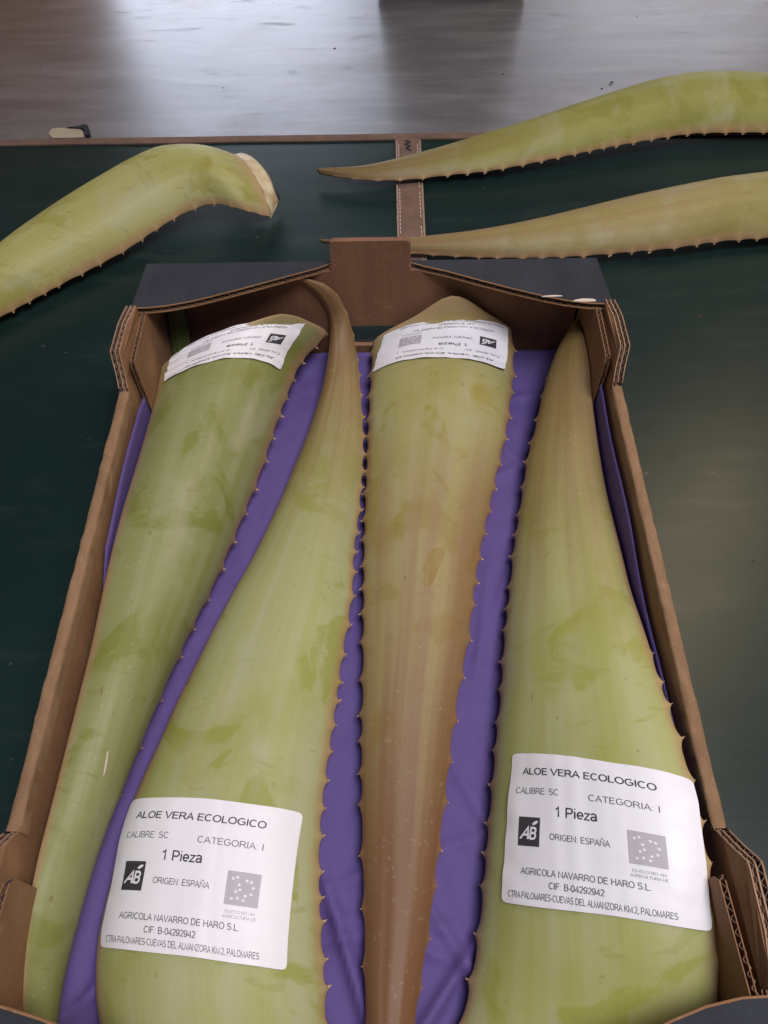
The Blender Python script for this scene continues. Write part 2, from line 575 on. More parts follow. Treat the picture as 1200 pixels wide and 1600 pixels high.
for sgn, nm in ((-1, 'left'), (1, 'right')):
    x_out, x_in = sgn * HW, sgn * (HW - 0.0078)

    def lean(y, z, x, sgn=sgn):
        return x + sgn * 0.0040 * max(0, (z - 0.085) / 0.03) * min(1, max(0, (min(y, LY - y) - .05) / .03), max(0, (.136 - min(y, LY - y)) / .02))

    # outer and inner panels, each liner + liner with the fluting seen between them
    prof = side_profile(0.0016)
    for x, mat, name in ((x_out, PRINT, 'outer_panel'), (x_in, KRAFT, 'inner_panel')):
        m = MB()
        tk = 0.0007
        x2 = x - sgn * tk if name == 'outer_panel' else x + sgn * tk
        m.prism([prof], lambda p: (lean(p[0], p[1], x), p[0], p[1]), lambda p: (lean(p[0], p[1], x2), p[0], p[1]))
        m.build(name, mat, BOX)
    for x in (x_out - sgn * 0.0034, x_out - sgn * 0.0046):
        m = MB()
        pr = side_profile(0.0024)
        m.prism([pr], lambda p: (lean(p[0], p[1], x), p[0], p[1]), lambda p: (lean(p[0], p[1], x - sgn * 0.0006), p[0], p[1]))
        m.build('middle_liner', KRAFT_EDGE, BOX)
    # fold running along the low middle of the wall
    for part in range(1):
        rows = []
        N = 130
        A = 9
        for i in range(N + 1):
            y = 0.134 + (0.466 - 0.134) * i / N
            r = []
            for k in range(A):
                a = math.pi * k / (A - 1)
                xx = math.cos(a) * 0.0042
                zz = math.sin(a) ** 0.75 * 0.0028
                q = Vector((k * 1.7 + sgn * 9, y * 46, 0))
                g = 0.00055 * noise.noise(q) + 0.00035 * noise.noise(q * 3.1)
                ridge = 0.0005 * (1 if k in (2, 4, 6) else -0.4)
                r.append((x_out - sgn * 0.0039 + sgn * (xx + g), y, HL - 0.0022 + zz + ridge * math.sin(a) + g))
            r = [(r[0][0], y, HL - 0.012)] + r + [(r[-1][0], y, HL - 0.012)]
            rows.append(r)
        c = len(rows[0])
        m = MB()
        m.add([p for r in rows for p in r], [(a * c + b, a * c + b + 1, a * c + b + 1 + c, a * c + b + c) for a in range(N) for b in range(c - 1)])
        m.build('rim_fold', KRAFT_RIM, BOX, True)
    # cut tops of the corner posts and the slopes down to the rim
    for ya, yb in ((0.4675, 0.5405), (0.0595, 0.1325)):
        path = []
        K = 30
        for i in range(K + 1):
            y = ya + (yb - ya) * i / K
            z = wall_outline(y) - 0.0004
            path.append((lean(y, z, 0), y, z))
        for xo, ph in ((x_out - sgn * 0.0019, 0.3), (x_in + sgn * 0.0017, 1.9)):
            m = MB()
            flute_edge(m, [(p[0] + xo, p[1], p[2]) for p in path], (0, 0, -1), (1, 0, 0), 0.0026, 0.0066, 0.008, ph + sgn)
            m.build('corrugated_medium', MEDIUM, BOX)
    # light raw paper edge of the liners on the posts
    for ya, yb in ((0.4675, 0.5405), (0.0595, 0.1325)):
        K = 26
        for xo, w in ((x_out, 0.0008), (x_out - sgn * 0.0036, 0.0009), (x_in + sgn * 0.0008, 0.0008)):
            m = MB()
            rows = []
            for i in range(K + 1):
                y = ya + (yb - ya) * i / K
                z = wall_outline(y)
                j = 0.0005 * noise.noise(Vector((xo * 80, y * 120, 0)))
                xa = lean(y, z, xo)
                rows += [(xa, y, z - .004), (xa, y, z + j), (xa - sgn * w, y, z + j), (xa - sgn * w, y, z - .004)]
            m.add(rows, [(4 * i + k, 4 * i + k + 1, 4 * i + k + 5, 4 * i + k + 4) for i in range(K) for k in range(3)])
            m.build('liner_edge', KRAFT_EDGE, BOX)
    # flaps of the end walls glued inside the corners
    for far in (True, False):
        yA, yB = (0.586, 0.481) if far else (0.014, 0.108)
        lo = 0.012
        ztop = 0.111
        slope = [(yA, lo), (yB + (0.004 if far else -0.004), lo), (yB, 0.05), (yB, ztop - .006), (yB + (.003 if far else -.003), ztop), (yA, ztop)]
        xi = x_in - sgn * 0.0010

        def fx(p, base, far=far, yB=yB, sgn=sgn):
            d = 0.0030 * max(0.0, 1 - abs(p[0] - yB) / 0.06) * (0.4 if far else 1.6)
            return base - sgn * d
        m = MB()
        m.prism([slope], lambda p: (fx(p, xi), p[0], p[1]), lambda p: (fx(p, xi - sgn * 0.0006), p[0], p[1]))
        m.prism([slope], lambda p: (fx(p, xi - sgn * 0.0032), p[0], p[1]), lambda p: (fx(p, xi - sgn * 0.0038), p[0], p[1]))
        fl = m.build('corner_flap', KRAFT, BOX)
        m = MB()
        pth = [(yA + (yB - yA) * i / 12, ztop) for i in range(13)]
        flute_edge(m, [(fx(p, xi - sgn * 0.0019), p[0], p[1] - 0.0002) for p in pth], (0, 0, -1), (1, 0, 0), 0.0027, 0.0058, 0.008, 0.7)
        pth = [(yB, ztop - .006 - (ztop - .02) * i / 12) for i in range(13)]
        flute_edge(m, [(fx(p, xi - sgn * 0.0019), p[0], max(lo, p[1])) for p in pth], (0, 1 if far else -1, 0), (1, 0, 0), 0.0027, 0.02, 0.006, 0.7, 0.0008)
        m.build('corrugated_medium', MEDIUM, fl)

# end walls, tabs and ledges
for far in (True, False):
    F = (lambda y: y) if far else (lambda y: 0.5935 - y)
    c = 0.0045
    tab = [(0.0345, 0.1120), (0.0345, 0.1155), (0.0325, 0.1165), (0.0325, 0.1185), (0.0345, 0.1195), (0.0345, 0.1380), (0.0330, 0.1408), (0.0300, 0.1420), (-0.0300, 0.1420), (-0.0325, 0.1408), (-0.0338, 0.1380), (-0.0338, 0.1120)]
    loop = [(-0.186, 0.005), (0.186, 0.005), (0.186, 0.1095), (0.10, 0.1095)] + tab + [(-0.10, 0.1095), (-0.186, 0.1095)]
    hole = [(0.006 + math.copysign(abs(math.cos(a)) ** 0.5, math.cos(a)) * 0.046, 0.0375 + math.copysign(abs(math.sin(a)) ** 0.6, math.sin(a)) * 0.0125) for a in [2 * math.pi * (k + .5) / 28 for k in range(28)]]
    m = MB()
    m.prism([loop, list(reversed(hole))], lambda p: (p[0], F(0.5885 + 0.02 * max(0, p[1] - .112) ** 1), p[1]), lambda p: (p[0], F(0.5935 + 0.02 * max(0, p[1] - .112)), p[1]))
    ew = m.build('end_wall', KRAFT_FL, BOX)
    m = MB()
    flute_edge(m, [(x, F(0.5912), 0.1421) for x in (-0.030, 0.030)], (0, 0, -1), (0, 1, 0), 0.004, 0.0062, 0.003, 0.4, 0.0017)
    m.build('corrugated_medium', KRAFT_EDGE, ew)
    m = MB()
    m.prism([[(-0.196, 0.004), (0.196, 0.004), (0.196, 0.1105), (-0.196, 0.1105)], list(reversed(hole))], lambda p: (p[0], F(0.5945), p[1]), lambda p: (p[0], F(0.5965), p[1]))
    m.build('outer_end_panel', PRINT, BOX)
    inner = [(-0.1985, 0.5405), (-0.186, 0.5405), (-0.170, 0.5425), (-0.150, 0.5475), (-0.133, 0.5530), (-0.108, 0.5625), (-0.081, 0.5730), (-0.060, 0.5810), (-0.045, 0.5868), (-0.0345, 0.5930)]
    inner_r = [(0.0352, 0.5930), (0.046, 0.5880), (0.065, 0.5810), (0.093, 0.5690), (0.120, 0.5580), (0.145, 0.5485), (0.162, 0.5430), (0.180, 0.5395), (0.2005, 0.5385)]
    sag = lambda x, y: -0.0012 * max(0.0, (0.594 - y) / 0.055) + 0.0006 * noise.noise(Vector((x * 22, y * 30, 1 if far else 7)))
    for seg in (inner, inner_r):
        left = seg is inner
        outer = [(seg[-1][0], 0.5965), (seg[0][0] + .004, 0.5965)] if left else [(seg[-1][0] - .005, 0.5965), (seg[0][0], 0.5965)]
        pl = seg + outer
        # resample the long straight edges so that the sheet can sag
        m = MB()
        m.prism([pl], lambda p: (p[0], F(p[1]), 0.1166 + sag(*p)), lambda p: (p[0], F(p[1]), 0.1159 + sag(*p)))
        lg = m.build('end_ledge', PRINT, BOX)
        pl2 = [(p[0], p[1] + .0006) for p in seg] + outer
        m = MB()
        m.prism([pl2], lambda p: (p[0], F(p[1]), 0.1117 + sag(*p)), lambda p: (p[0], F(p[1]), 0.1110 + sag(*p)))
        m.build('lower_liner', KRAFT, lg)
        m = MB()
        flute_edge(m, [(p[0], F(p[1]) + (0.0004 if far else -0.0004), 0.1138 + sag(*p)) for p in seg], (0, 1 if far else -1, 0), (0, 0, 1), 0.0042, 0.0072, 0.008, 1.1 if left else 2.5, 0.0019)
        m.build('corrugated_medium', MEDIUM, lg)
        for z, tk in ((0.1169, 0.0007), (0.1113, 0.0005)):
            m = MB()
            d = F(0.0011) - F(0)
            rows = []
            for p in seg:
                a = (p[0], F(p[1] - .0003), z + sag(*p))
                rows += [(a[0], a[1], a[2] - tk), a, (a[0], a[1] + d, a[2])]
            m.add(rows, [(3 * i + k, 3 * i + k + 1, 3 * i + k + 4, 3 * i + k + 3) for i in range(len(seg) - 1) for k in range(2)])
            m.build('liner_edge', KRAFT, lg)
        if far and not left:
            for cx, cy, rx, ry in ((0.1505, 0.5478, 0.0085, 0.0013), (0.1775, 0.5418, 0.0095, 0.0026)):
                out = []
                for k in range(14):
                    a = 2 * math.pi * k / 14
                    rr = 1 + 0.35 * noise.noise(Vector((k * 1.3, cx * 50, 0)))
                    out.append((cx + rx * rr * math.cos(a) + 0.2 * ry * math.sin(a), cy + (ry * rr * math.sin(a) if math.sin(a) > 0 else .3 * ry * math.sin(a)) - (cx - .1505) * 0.0))
                m = MB()
                m.prism([out], lambda p: (p[0], p[1], 0.1168 + sag(*p)), lambda p: (p[0], p[1], 0.1173 + sag(*p) + 0.08 * max(0, p[1] - cy)))
                m.build('torn_scuff', SCUFF, lg)

# purple liner
rows = []
NX, NY = 150, 200
for j in range(NY + 1):
    y = 0.012 + (0.5835 - 0.012) * j / NY
    topl = 0.046 + 0.032 * min(1, max(0, (y - .27) / .06)) + 0.012 * noise.noise(Vector((1, y * 9, 0))) - 0.03 * max(0, (y - .46) / .12)
    topr = 0.078 + 0.010 * noise.noise(Vector((8, y * 9, 0))) - 0.012 * max(0, (y - .48) / .1)
    r = []
    for i in range(NX + 1):
        q = -1 + 2 * i / NX
        ar = abs(q)
        top = topl if q < 0 else topr
        if ar < 0.74:
            x = q / 0.74 * 0.155
            z = 0.0062
        else:
            k = (ar - 0.74) / 0.26
            x = math.copysign(0.155 + 0.0335 * math.sin(min(1, k * 1.25) * math.pi / 2) ** 0.8, q)
            z = 0.0062 + (top - 0.0062) * k ** 1.9
        v = Vector((x * 18, y * 14, 0))
        wr = noise.noise(v) * 0.0020 + 0.0010 * noise.noise(v * 4.5) + abs(noise.noise(v * 2.3 + Vector((4, 0, 0)))) * 0.0012
        # two creases across the near end
        for (px, py, ang, dep) in ((0.045, 0.06, 0.9, .006), (0.060, 0.075, 2.2, .004), (-0.005, 0.06, 1.9, .004), (0.012, 0.13, .3, .0025), (0.075, 0.16, -1.1, .002), (-0.13, 0.14, .9, .002), (0.11, 0.53, .2, .002), (-0.05, 0.52, -.7, .002), (0.03, 0.085, -.35, .003), (-0.02, 0.10, -1.2, .003), (-0.01, 0.09, .1, .003), (-0.165, 0.06, 0.7, .004), (-0.155, 0.095, 1.3, .003), (0.085, 0.30, 1.4, .0018), (0.12, 0.47, -.9, .002), (-0.06, 0.40, 1.2, .002), (0.015, 0.2, 1.5, .0015), (0.115, 0.36, 1.2, .0022), (0.10, 0.44, .5, .0015), (-0.10, 0.25, 1.0, .0012)):
            dd = (x - px) * math.sin(ang) - (y - py) * math.cos(ang)
            al = (x - px) * math.cos(ang) + (y - py) * math.sin(ang)
            wr += 1.3 * dep * math.exp(-(dd / 0.0038) ** 2) * math.exp(-(al / 0.07) ** 2)
        z += wr * (1 if ar < .74 else max(0.15, 1 - (ar - .74) * 4)) + 0.014 * max(0, (y - 0.562) / 0.0215) ** 2
        r.append((x, y, z))
    rows.append(r)
c = NX + 1
o = link_mesh('paper_liner', [p for r in rows for p in r], [(a * c + b, a * c + b + 1, a * c + b + 1 + c, a * c + b + c) for a in range(NY) for b in range(NX)], PAPER, None, True)
md = o.modifiers.new('thickness', 'SOLIDIFY')
md.thickness = 0.0004
tag(o, 'creased purple paper sheet lining the cardboard box beneath the leaves', 'paper liner')


# leaf margins, base to tip: left x,y,z, right x,y,z
LEAF = {
 'A': [
  (-0.1860,0.5297,0.0571, -0.0412,0.5834,0.0450),
  (-0.1860,0.4955,0.0556, -0.0654,0.5570,0.0336),
  (-0.1860,0.4612,0.0586, -0.0773,0.5206,0.0273),
  (-0.1860,0.4271,0.0622, -0.0867,0.4832,0.0226),
  (-0.1860,0.3930,0.0669, -0.0939,0.4451,0.0201),
  (-0.1860,0.3589,0.0711, -0.1026,0.4072,0.0200),
  (-0.1860,0.3245,0.0724, -0.1117,0.3694,0.0200),
  (-0.1860,0.2902,0.0717, -0.1215,0.3318,0.0200),
  (-0.1860,0.2559,0.0701, -0.1332,0.2947,0.0200),
  (-0.1860,0.2215,0.0716, -0.1441,0.2573,0.0200),
  (-0.1860,0.1872,0.0731, -0.1540,0.2197,0.0200),
  (-0.1860,0.1528,0.0747, -0.1630,0.1819,0.0200),
  (-0.1860,0.1185,0.0762, -0.1717,0.1440,0.0200),
  (-0.1860,0.0851,0.0707, -0.1766,0.1054,0.0200),
  (-0.1860,0.0552,0.0542, -0.1788,0.0666,0.0200),
  (-0.1845,0.0310,0.0300, -0.1747,0.0280,0.0200),
 ],
 'B': [
  (-0.1462,0.0309,0.0200, -0.0218,0.0307,0.0180),
  (-0.1575,0.0590,0.0198, -0.0236,0.0609,0.0180),
  (-0.1626,0.0890,0.0196, -0.0272,0.0910,0.0180),
  (-0.1611,0.1196,0.0194, -0.0298,0.1213,0.0180),
  (-0.1599,0.1503,0.0193, -0.0305,0.1517,0.0180),
  (-0.1534,0.1802,0.0191, -0.0287,0.1820,0.0180),
  (-0.1449,0.2096,0.0189, -0.0255,0.2122,0.0180),
  (-0.1367,0.2391,0.0188, -0.0224,0.2425,0.0180),
  (-0.1270,0.2682,0.0186, -0.0197,0.2727,0.0180),
  (-0.1173,0.2973,0.0185, -0.0157,0.3028,0.0180),
  (-0.1068,0.3261,0.0184, -0.0132,0.3331,0.0180),
  (-0.0957,0.3546,0.0182, -0.0129,0.3635,0.0180),
  (-0.0860,0.3837,0.0181, -0.0100,0.3937,0.0186),
  (-0.0767,0.4129,0.0188, -0.0080,0.4240,0.0210),
  (-0.0681,0.4422,0.0209, -0.0068,0.4542,0.0240),
  (-0.0592,0.4714,0.0240, -0.0074,0.4844,0.0267),
  (-0.0518,0.5009,0.0271, -0.0095,0.5146,0.0288),
  (-0.0450,0.5300,0.0329, -0.0119,0.5443,0.0350),
  (-0.0403,0.5583,0.0434, -0.0160,0.5724,0.0451),
  (-0.0393,0.5850,0.0553, -0.0227,0.5853,0.0692),
  (-0.0463,0.5862,0.0848, -0.0352,0.5862,0.0964),
  (-0.0656,0.5862,0.1078, -0.0615,0.5862,0.1098),
 ],
 'C': [
  (-0.0010,0.5862,0.0305, 0.1309,0.5862,0.0444),
  (-0.0024,0.5487,0.0269, 0.1309,0.5518,0.0308),
  (-0.0039,0.5112,0.0242, 0.1251,0.5137,0.0279),
  (-0.0051,0.4736,0.0221, 0.1176,0.4759,0.0250),
  (-0.0058,0.4360,0.0205, 0.1076,0.4387,0.0217),
  (-0.0064,0.3984,0.0200, 0.0980,0.4013,0.0202),
  (-0.0068,0.3607,0.0200, 0.0884,0.3638,0.0200),
  (-0.0066,0.3231,0.0200, 0.0808,0.3259,0.0200),
  (-0.0064,0.2854,0.0200, 0.0742,0.2878,0.0200),
  (-0.0062,0.2477,0.0200, 0.0655,0.2501,0.0200),
  (-0.0064,0.2101,0.0200, 0.0579,0.2122,0.0200),
  (-0.0057,0.1724,0.0200, 0.0516,0.1740,0.0200),
  (-0.0044,0.1348,0.0200, 0.0449,0.1359,0.0200),
  (-0.0027,0.0972,0.0200, 0.0383,0.0978,0.0200),
  (-0.0016,0.0595,0.0200, 0.0305,0.0599,0.0200),
  (0.0016,0.0221,0.0200, 0.0228,0.0220,0.0200),
 ],
 'D': [
  (0.0454,0.0307,0.0200, 0.1860,0.0307,0.0368),
  (0.0573,0.0588,0.0200, 0.1860,0.0487,0.0608),
  (0.0652,0.0883,0.0200, 0.1860,0.0720,0.0797),
  (0.0710,0.1183,0.0200, 0.1860,0.0998,0.0911),
  (0.0760,0.1485,0.0200, 0.1860,0.1294,0.0966),
  (0.0813,0.1786,0.0200, 0.1860,0.1594,0.0967),
  (0.0862,0.2087,0.0200, 0.1860,0.1890,0.0910),
  (0.0918,0.2388,0.0200, 0.1860,0.2180,0.0829),
  (0.0962,0.2690,0.0200, 0.1860,0.2470,0.0748),
  (0.1011,0.2992,0.0200, 0.1860,0.2761,0.0667),
  (0.1069,0.3292,0.0200, 0.1860,0.3051,0.0590),
  (0.1123,0.3593,0.0200, 0.1860,0.3352,0.0562),
  (0.1189,0.3891,0.0200, 0.1860,0.3651,0.0528),
  (0.1255,0.4188,0.0223, 0.1860,0.3950,0.0501),
  (0.1320,0.4483,0.0269, 0.1860,0.4252,0.0512),
  (0.1410,0.4769,0.0328, 0.1860,0.4549,0.0550),
  (0.1490,0.5061,0.0368, 0.1860,0.4844,0.0611),
  (0.1585,0.5346,0.0420, 0.1860,0.5130,0.0707),
  (0.1712,0.5616,0.0482, 0.1860,0.5427,0.0724),
  (0.1860,0.5775,0.0614, 0.1860,0.5719,0.0664),
 ],
 'E': [
  (-0.1755,0.9027,0.0300, -0.1201,0.8222,0.0040),
  (-0.2121,0.8982,0.0428, -0.1459,0.8085,0.0226),
  (-0.2511,0.8941,0.0407, -0.1812,0.8138,0.0274),
  (-0.2846,0.8751,0.0369, -0.2143,0.8007,0.0239),
  (-0.3138,0.8488,0.0340, -0.2429,0.7780,0.0191),
  (-0.3415,0.8208,0.0314, -0.2687,0.7520,0.0156),
  (-0.3672,0.7909,0.0284, -0.2968,0.7284,0.0131),
  (-0.3907,0.7593,0.0255, -0.3249,0.7048,0.0117),
  (-0.4105,0.7254,0.0231, -0.3515,0.6794,0.0114),
  (-0.4264,0.6893,0.0212, -0.3783,0.6542,0.0110),
  (-0.4397,0.6522,0.0194, -0.4032,0.6271,0.0108),
  (-0.4487,0.6138,0.0180, -0.4254,0.5981,0.0106),
  (-0.4576,0.5753,0.0165, -0.4403,0.5644,0.0105),
  (-0.4631,0.5363,0.0150, -0.4552,0.5307,0.0103),
  (-0.4669,0.4970,0.0135, -0.4642,0.4951,0.0102),
  (-0.4707,0.4576,0.0120, -0.4725,0.4592,0.0100),
 ],
 'F': [
  (0.6992,0.9596,0.0200, 0.6813,0.9045,0.0120),
  (0.6616,1.0011,0.0216, 0.6387,0.9333,0.0132),
  (0.6171,1.0345,0.0230, 0.5899,0.9481,0.0143),
  (0.5677,1.0589,0.0244, 0.5394,0.9569,0.0152),
  (0.5133,1.0715,0.0257, 0.4881,0.9605,0.0162),
  (0.4577,1.0748,0.0281, 0.4367,0.9590,0.0179),
  (0.4023,1.0677,0.0294, 0.3855,0.9553,0.0191),
  (0.3478,1.0552,0.0275, 0.3354,0.9435,0.0193),
  (0.2962,1.0341,0.0250, 0.2855,0.9312,0.0183),
  (0.2453,1.0109,0.0223, 0.2357,0.9182,0.0165),
  (0.1942,0.9885,0.0193, 0.1861,0.9049,0.0147),
  (0.1420,0.9685,0.0162, 0.1360,0.8935,0.0129),
  (0.0903,0.9473,0.0134, 0.0850,0.8889,0.0109),
  (0.0384,0.9266,0.0123, 0.0340,0.8824,0.0101),
  (-0.0146,0.9086,0.0120, -0.0171,0.8851,0.0100),
  (-0.0702,0.9041,0.0120, -0.0663,0.8992,0.0100),
 ],
 'G': [
  (0.6862,0.8912,0.0200, 0.6476,0.7872,0.0120),
  (0.6277,0.8879,0.0217, 0.5937,0.7770,0.0126),
  (0.5694,0.8821,0.0234, 0.5394,0.7691,0.0132),
  (0.5117,0.8728,0.0251, 0.4849,0.7629,0.0138),
  (0.4548,0.8589,0.0267, 0.4303,0.7573,0.0145),
  (0.3978,0.8450,0.0283, 0.3757,0.7517,0.0151),
  (0.3411,0.8304,0.0285, 0.3222,0.7407,0.0156),
  (0.2845,0.8151,0.0269, 0.2675,0.7362,0.0140),
  (0.2282,0.7993,0.0237, 0.2128,0.7325,0.0127),
  (0.1716,0.7846,0.0198, 0.1580,0.7329,0.0115),
  (0.1141,0.7735,0.0164, 0.1033,0.7370,0.0106),
  (0.0560,0.7677,0.0135, 0.0490,0.7444,0.0100),
  (-0.0025,0.7658,0.0120, -0.0048,0.7556,0.0100),
  (-0.0609,0.7700,0.0120, -0.0582,0.7682,0.0100),
 ],
}


# ------------------------------------------------------------------ aloe leaves
def catmull(P, n):
    P = np.asarray(P, float)
    k = len(P)
    out = []
    for i in range(n):
        t = i / (n - 1) * (k - 1)
        j = min(int(t), k - 2)
        f = t - j
        p0, p1, p2, p3 = P[max(j - 1, 0)], P[j], P[j + 1], P[min(j + 2, k - 1)]
        out.append(0.5 * (2 * p1 + (p2 - p0) * f + (2 * p0 - 5 * p1 + 4 * p2 - p3) * f * f + (3 * p1 - p0 - 3 * p2 + p3) * f ** 3))
    return np.array(out)


class Leaf:
    def __init__(self, key, crown, thick, seed, peak=0.0, p=2.3, q=0.78, upw=0.9, cutvec=None, smooth_side=0, smooth_from={}, hump=(0, 0, .2), slant=0.0):
        D = np.array(LEAF[key])
        self.N = N = 520
        self.L = catmull(D[:, :3], N)
        self.R = catmull(D[:, 3:], N)
        M = (self.L + self.R) / 2
        T = np.gradient(M, axis=0)
        ker = np.ones(31) / 31
        Wd = self.R - self.L
        self.W = np.linalg.norm(Wd, axis=1)
        wd = Wd / self.W[:, None]
        nrm = np.cross(T, wd)
        nrm /= np.linalg.norm(nrm, axis=1)[:, None]
        sg = np.sign((nrm @ np.array([0, -0.25, 1.0])))
        nrm *= sg[:, None]
        nrm = nrm + np.array([0, 0, upw])
        pad = np.vstack([np.repeat(nrm[:1], 15, 0), nrm, np.repeat(nrm[-1:], 15, 0)])
        nrm = np.stack([np.convolve(pad[:, i], ker, 'valid') for i in range(3)], 1)
        self.n = nrm / np.linalg.norm(nrm, axis=1)[:, None]
        self.s = np.linspace(0, 1, N)
        self.len = np.r_[0, np.cumsum(np.linalg.norm(np.diff(M, axis=0), axis=1))]
        self.crown = np.interp(self.s, [a for a, _ in crown], [b for _, b in crown])
        self.crown = np.minimum(self.crown, self.W * 0.62)
        self.thick = thick
        self.seed = seed
        self.peak, self.p, self.q = peak, p, q
        self.hump, self.slant, self.cutvec = hump, slant, cutvec
        self.crown = self.crown * 0.92
        # margin: cusps at the teeth with hollows between
        rnd = random.Random(seed)
        self.teeth = {-1: [], 1: []}
        self.sc = {}
        for side in (-1, 1):
            d = 0.010 + rnd.random() * 0.01
            while d < self.len[-1] * 0.985:
                self.teeth[side].append(d)
                fr = d / self.len[-1]
                d += (self.gap0 + (self.gap1 - self.gap0) * fr if hasattr(self, 'gap0') else 0.0175) * rnd.uniform(0.72, 1.30)
            t = np.array([-0.012] + self.teeth[side] + [self.len[-1] + .01])
            idx = np.clip(np.searchsorted(t, self.len) - 1, 0, len(t) - 2)
            f = (self.len - t[idx]) / (t[idx + 1] - t[idx])
            e = np.abs(2 * f - 1)
            amp = (0.0018 if key == 'E' else 0.0027) * np.clip(self.W / 0.06, 0.25, 1.0)
            self.sc[side] = amp * (e ** 3.0 - 0.40) * (0 if side == smooth_side else 1) * np.clip((smooth_from.get(side, 2) - self.s) / .05, 0, 1)

    def h(self, u):
        return (1 - np.abs(u) ** self.p) ** self.q

    def top(self, i, u, scal=True):
        """point on the convex face; i station index (float), u across -1..1"""
        i = min(max(i, 0), self.N - 1.001)
        k = int(i)
        f = i - k
        lp = lambda A: A[k] * (1 - f) + A[k + 1] * f
        L, R, n, c = lp(self.L), lp(self.R), lp(self.n), lp(self.crown)
        t = (u + 1) / 2
        p = L * (1 - t) + R * t
        uu = u - self.peak * (1 - u * u)
        g = 0.0010 * noise.noise(Vector((u * 2.2, self.len[k] * 9, self.seed))) + 0.0005 * noise.noise(Vector((u * 9, self.len[k] * 3, self.seed + 4)))
        hp = 0 if not scal else self.hump[0] * math.exp(-((u - self.hump[1]) / self.hump[2]) ** 2) * math.exp(-(i / self.N / 0.010) ** 2)
        p = p + n * (c * self.h(uu) + g * (1 - u * u) + hp)
        if scal:
            w = (R - L) / max(1e-9, np.linalg.norm(R - L))
            if u > 0:
                p = p + w * lp(self.sc[1]) * u ** 26
            elif u < 0:
                p = p - w * lp(self.sc[-1]) * u ** 26
        return p

    def pt(self, s, u):
        return Vector(self.top(s * (self.N - 1), u, False))

    def normal(self, s, u):
        e = 0.004
        a = self.pt(min(1, s + e), u) - self.pt(max(0, s - e), u)
        b = self.pt(s, min(.999, u + .03)) - self.pt(s, max(-.999, u - .03))
        n = a.cross(b)
        n.normalize()
        if n.dot(Vector(self.n[min(self.N - 1, int(s * (self.N - 1)))])) < 0:
            n = -n
        return n

    def build(self, name, label, mat, cat='aloe leaf', group=None, cutmat=None, spines=(-1, 1), spine_scale=1.0, skip=0.0, spine_limit={}):
        root = empty(name, label, cat, group)
        a = np.linspace(-1, 1, 35)
        us = np.sin(a * np.pi / 2)
        us = np.sign(us) * np.abs(us) ** 0.85
        ub = np.linspace(1, -1, 15)[1:-1]
        V, UV = [], []
        for i in range(self.N):
            L, R, n, c = self.L[i], self.R[i], self.n[i], self.crown[i]
            for u in us:
                V.append(self.top(i, u))
                UV.append(((u + 1) / 2, self.s[i]))
            for u in ub:
                t = (u + 1) / 2
                th = min(self.thick, c * 0.9) * (1 - abs(u) ** 2.5)
                w = (R - L) / max(1e-9, np.linalg.norm(R - L))
                base = L * (1 - t) + R * t + n * (c * self.h(u) * 1.0 - th - 0.0022)
                V.append(base)
                UV.append(((u + 1) / 2, self.s[i]))
        c = len(us) + len(ub)
        F = []
        for i in range(self.N - 1):
            for k in range(c):
                l = (k + 1) % c
                F.append((i * c + k, i * c + l, (i + 1) * c + l, (i + 1) * c + k))
        F.append(tuple(range((self.N - 1) * c, self.N * c)))
        o = link_mesh('blade', V, F, mat, root, True)
        uvl = o.data.uv_layers.new(name='UVMap')
        idx = np.zeros(len(o.data.loops), dtype=np.int32)
        o.data.loops.foreach_get('vertex_index', idx)
        uvl.data.foreach_set('uv', np.array(UV)[idx].ravel())
        bm = bmesh.new()
        bm.from_mesh(o.data)
        bmesh.ops.recalc_face_normals(bm, faces=bm.faces)
        bm.to_mesh(o.data)
        bm.free()
        self.blade = o
        # cut base
        ring = [Vector(V[k]) for k in range(c)]
        nt = len(us)
        mid = []
        for k in range(nt):
            u = us[k]
            t = Vector(V[k])
            tb = (u + 1) / 2
            th = min(self.thick, self.crown[0] * 0.9) * (1 - abs(u) ** 2.5)
            b = Vector(self.L[0] * (1 - tb) + self.R[0] * tb + self.n[0] * (self.crown[0] * self.h(u) - th - 0.0022))
            mid.append((t, b))
        out_dir = Vector((self.L[0] + self.R[0]) / 2 - (self.L[6] + self.R[6]) / 2).normalized()
        vs, fs = [], []
        K = 5
        for k, (t, b) in enumerate(mid):
            b_in = b
            if self.cutvec:
                b = t + Vector([float(np.interp(us[k], (-1, -.3, .3, .7, 1), [c_[q_] for c_ in self.cutvec])) for q_ in range(3)])
            for j in range(K):
                f = j / (K - 1)
                bul = 0.0022 * math.sin(math.pi * f) * (1 - abs(us[k]) ** 4) + 0.0012 * noise.noise(Vector((us[k] * 6, f * 3, self.seed)))
                vs.append(t.lerp(b, f) + out_dir * (bul + 0.0003 + self.slant * f))
            vs.append(b_in)
        K += 1
        for k in range(nt - 1):
            for j in range(K - 1):
                fs.append((k * K + j, (k + 1) * K + j, (k + 1) * K + j + 1, k * K + j + 1))
        link_mesh('cut_end', vs, fs, cutmat or CUT, root, True)
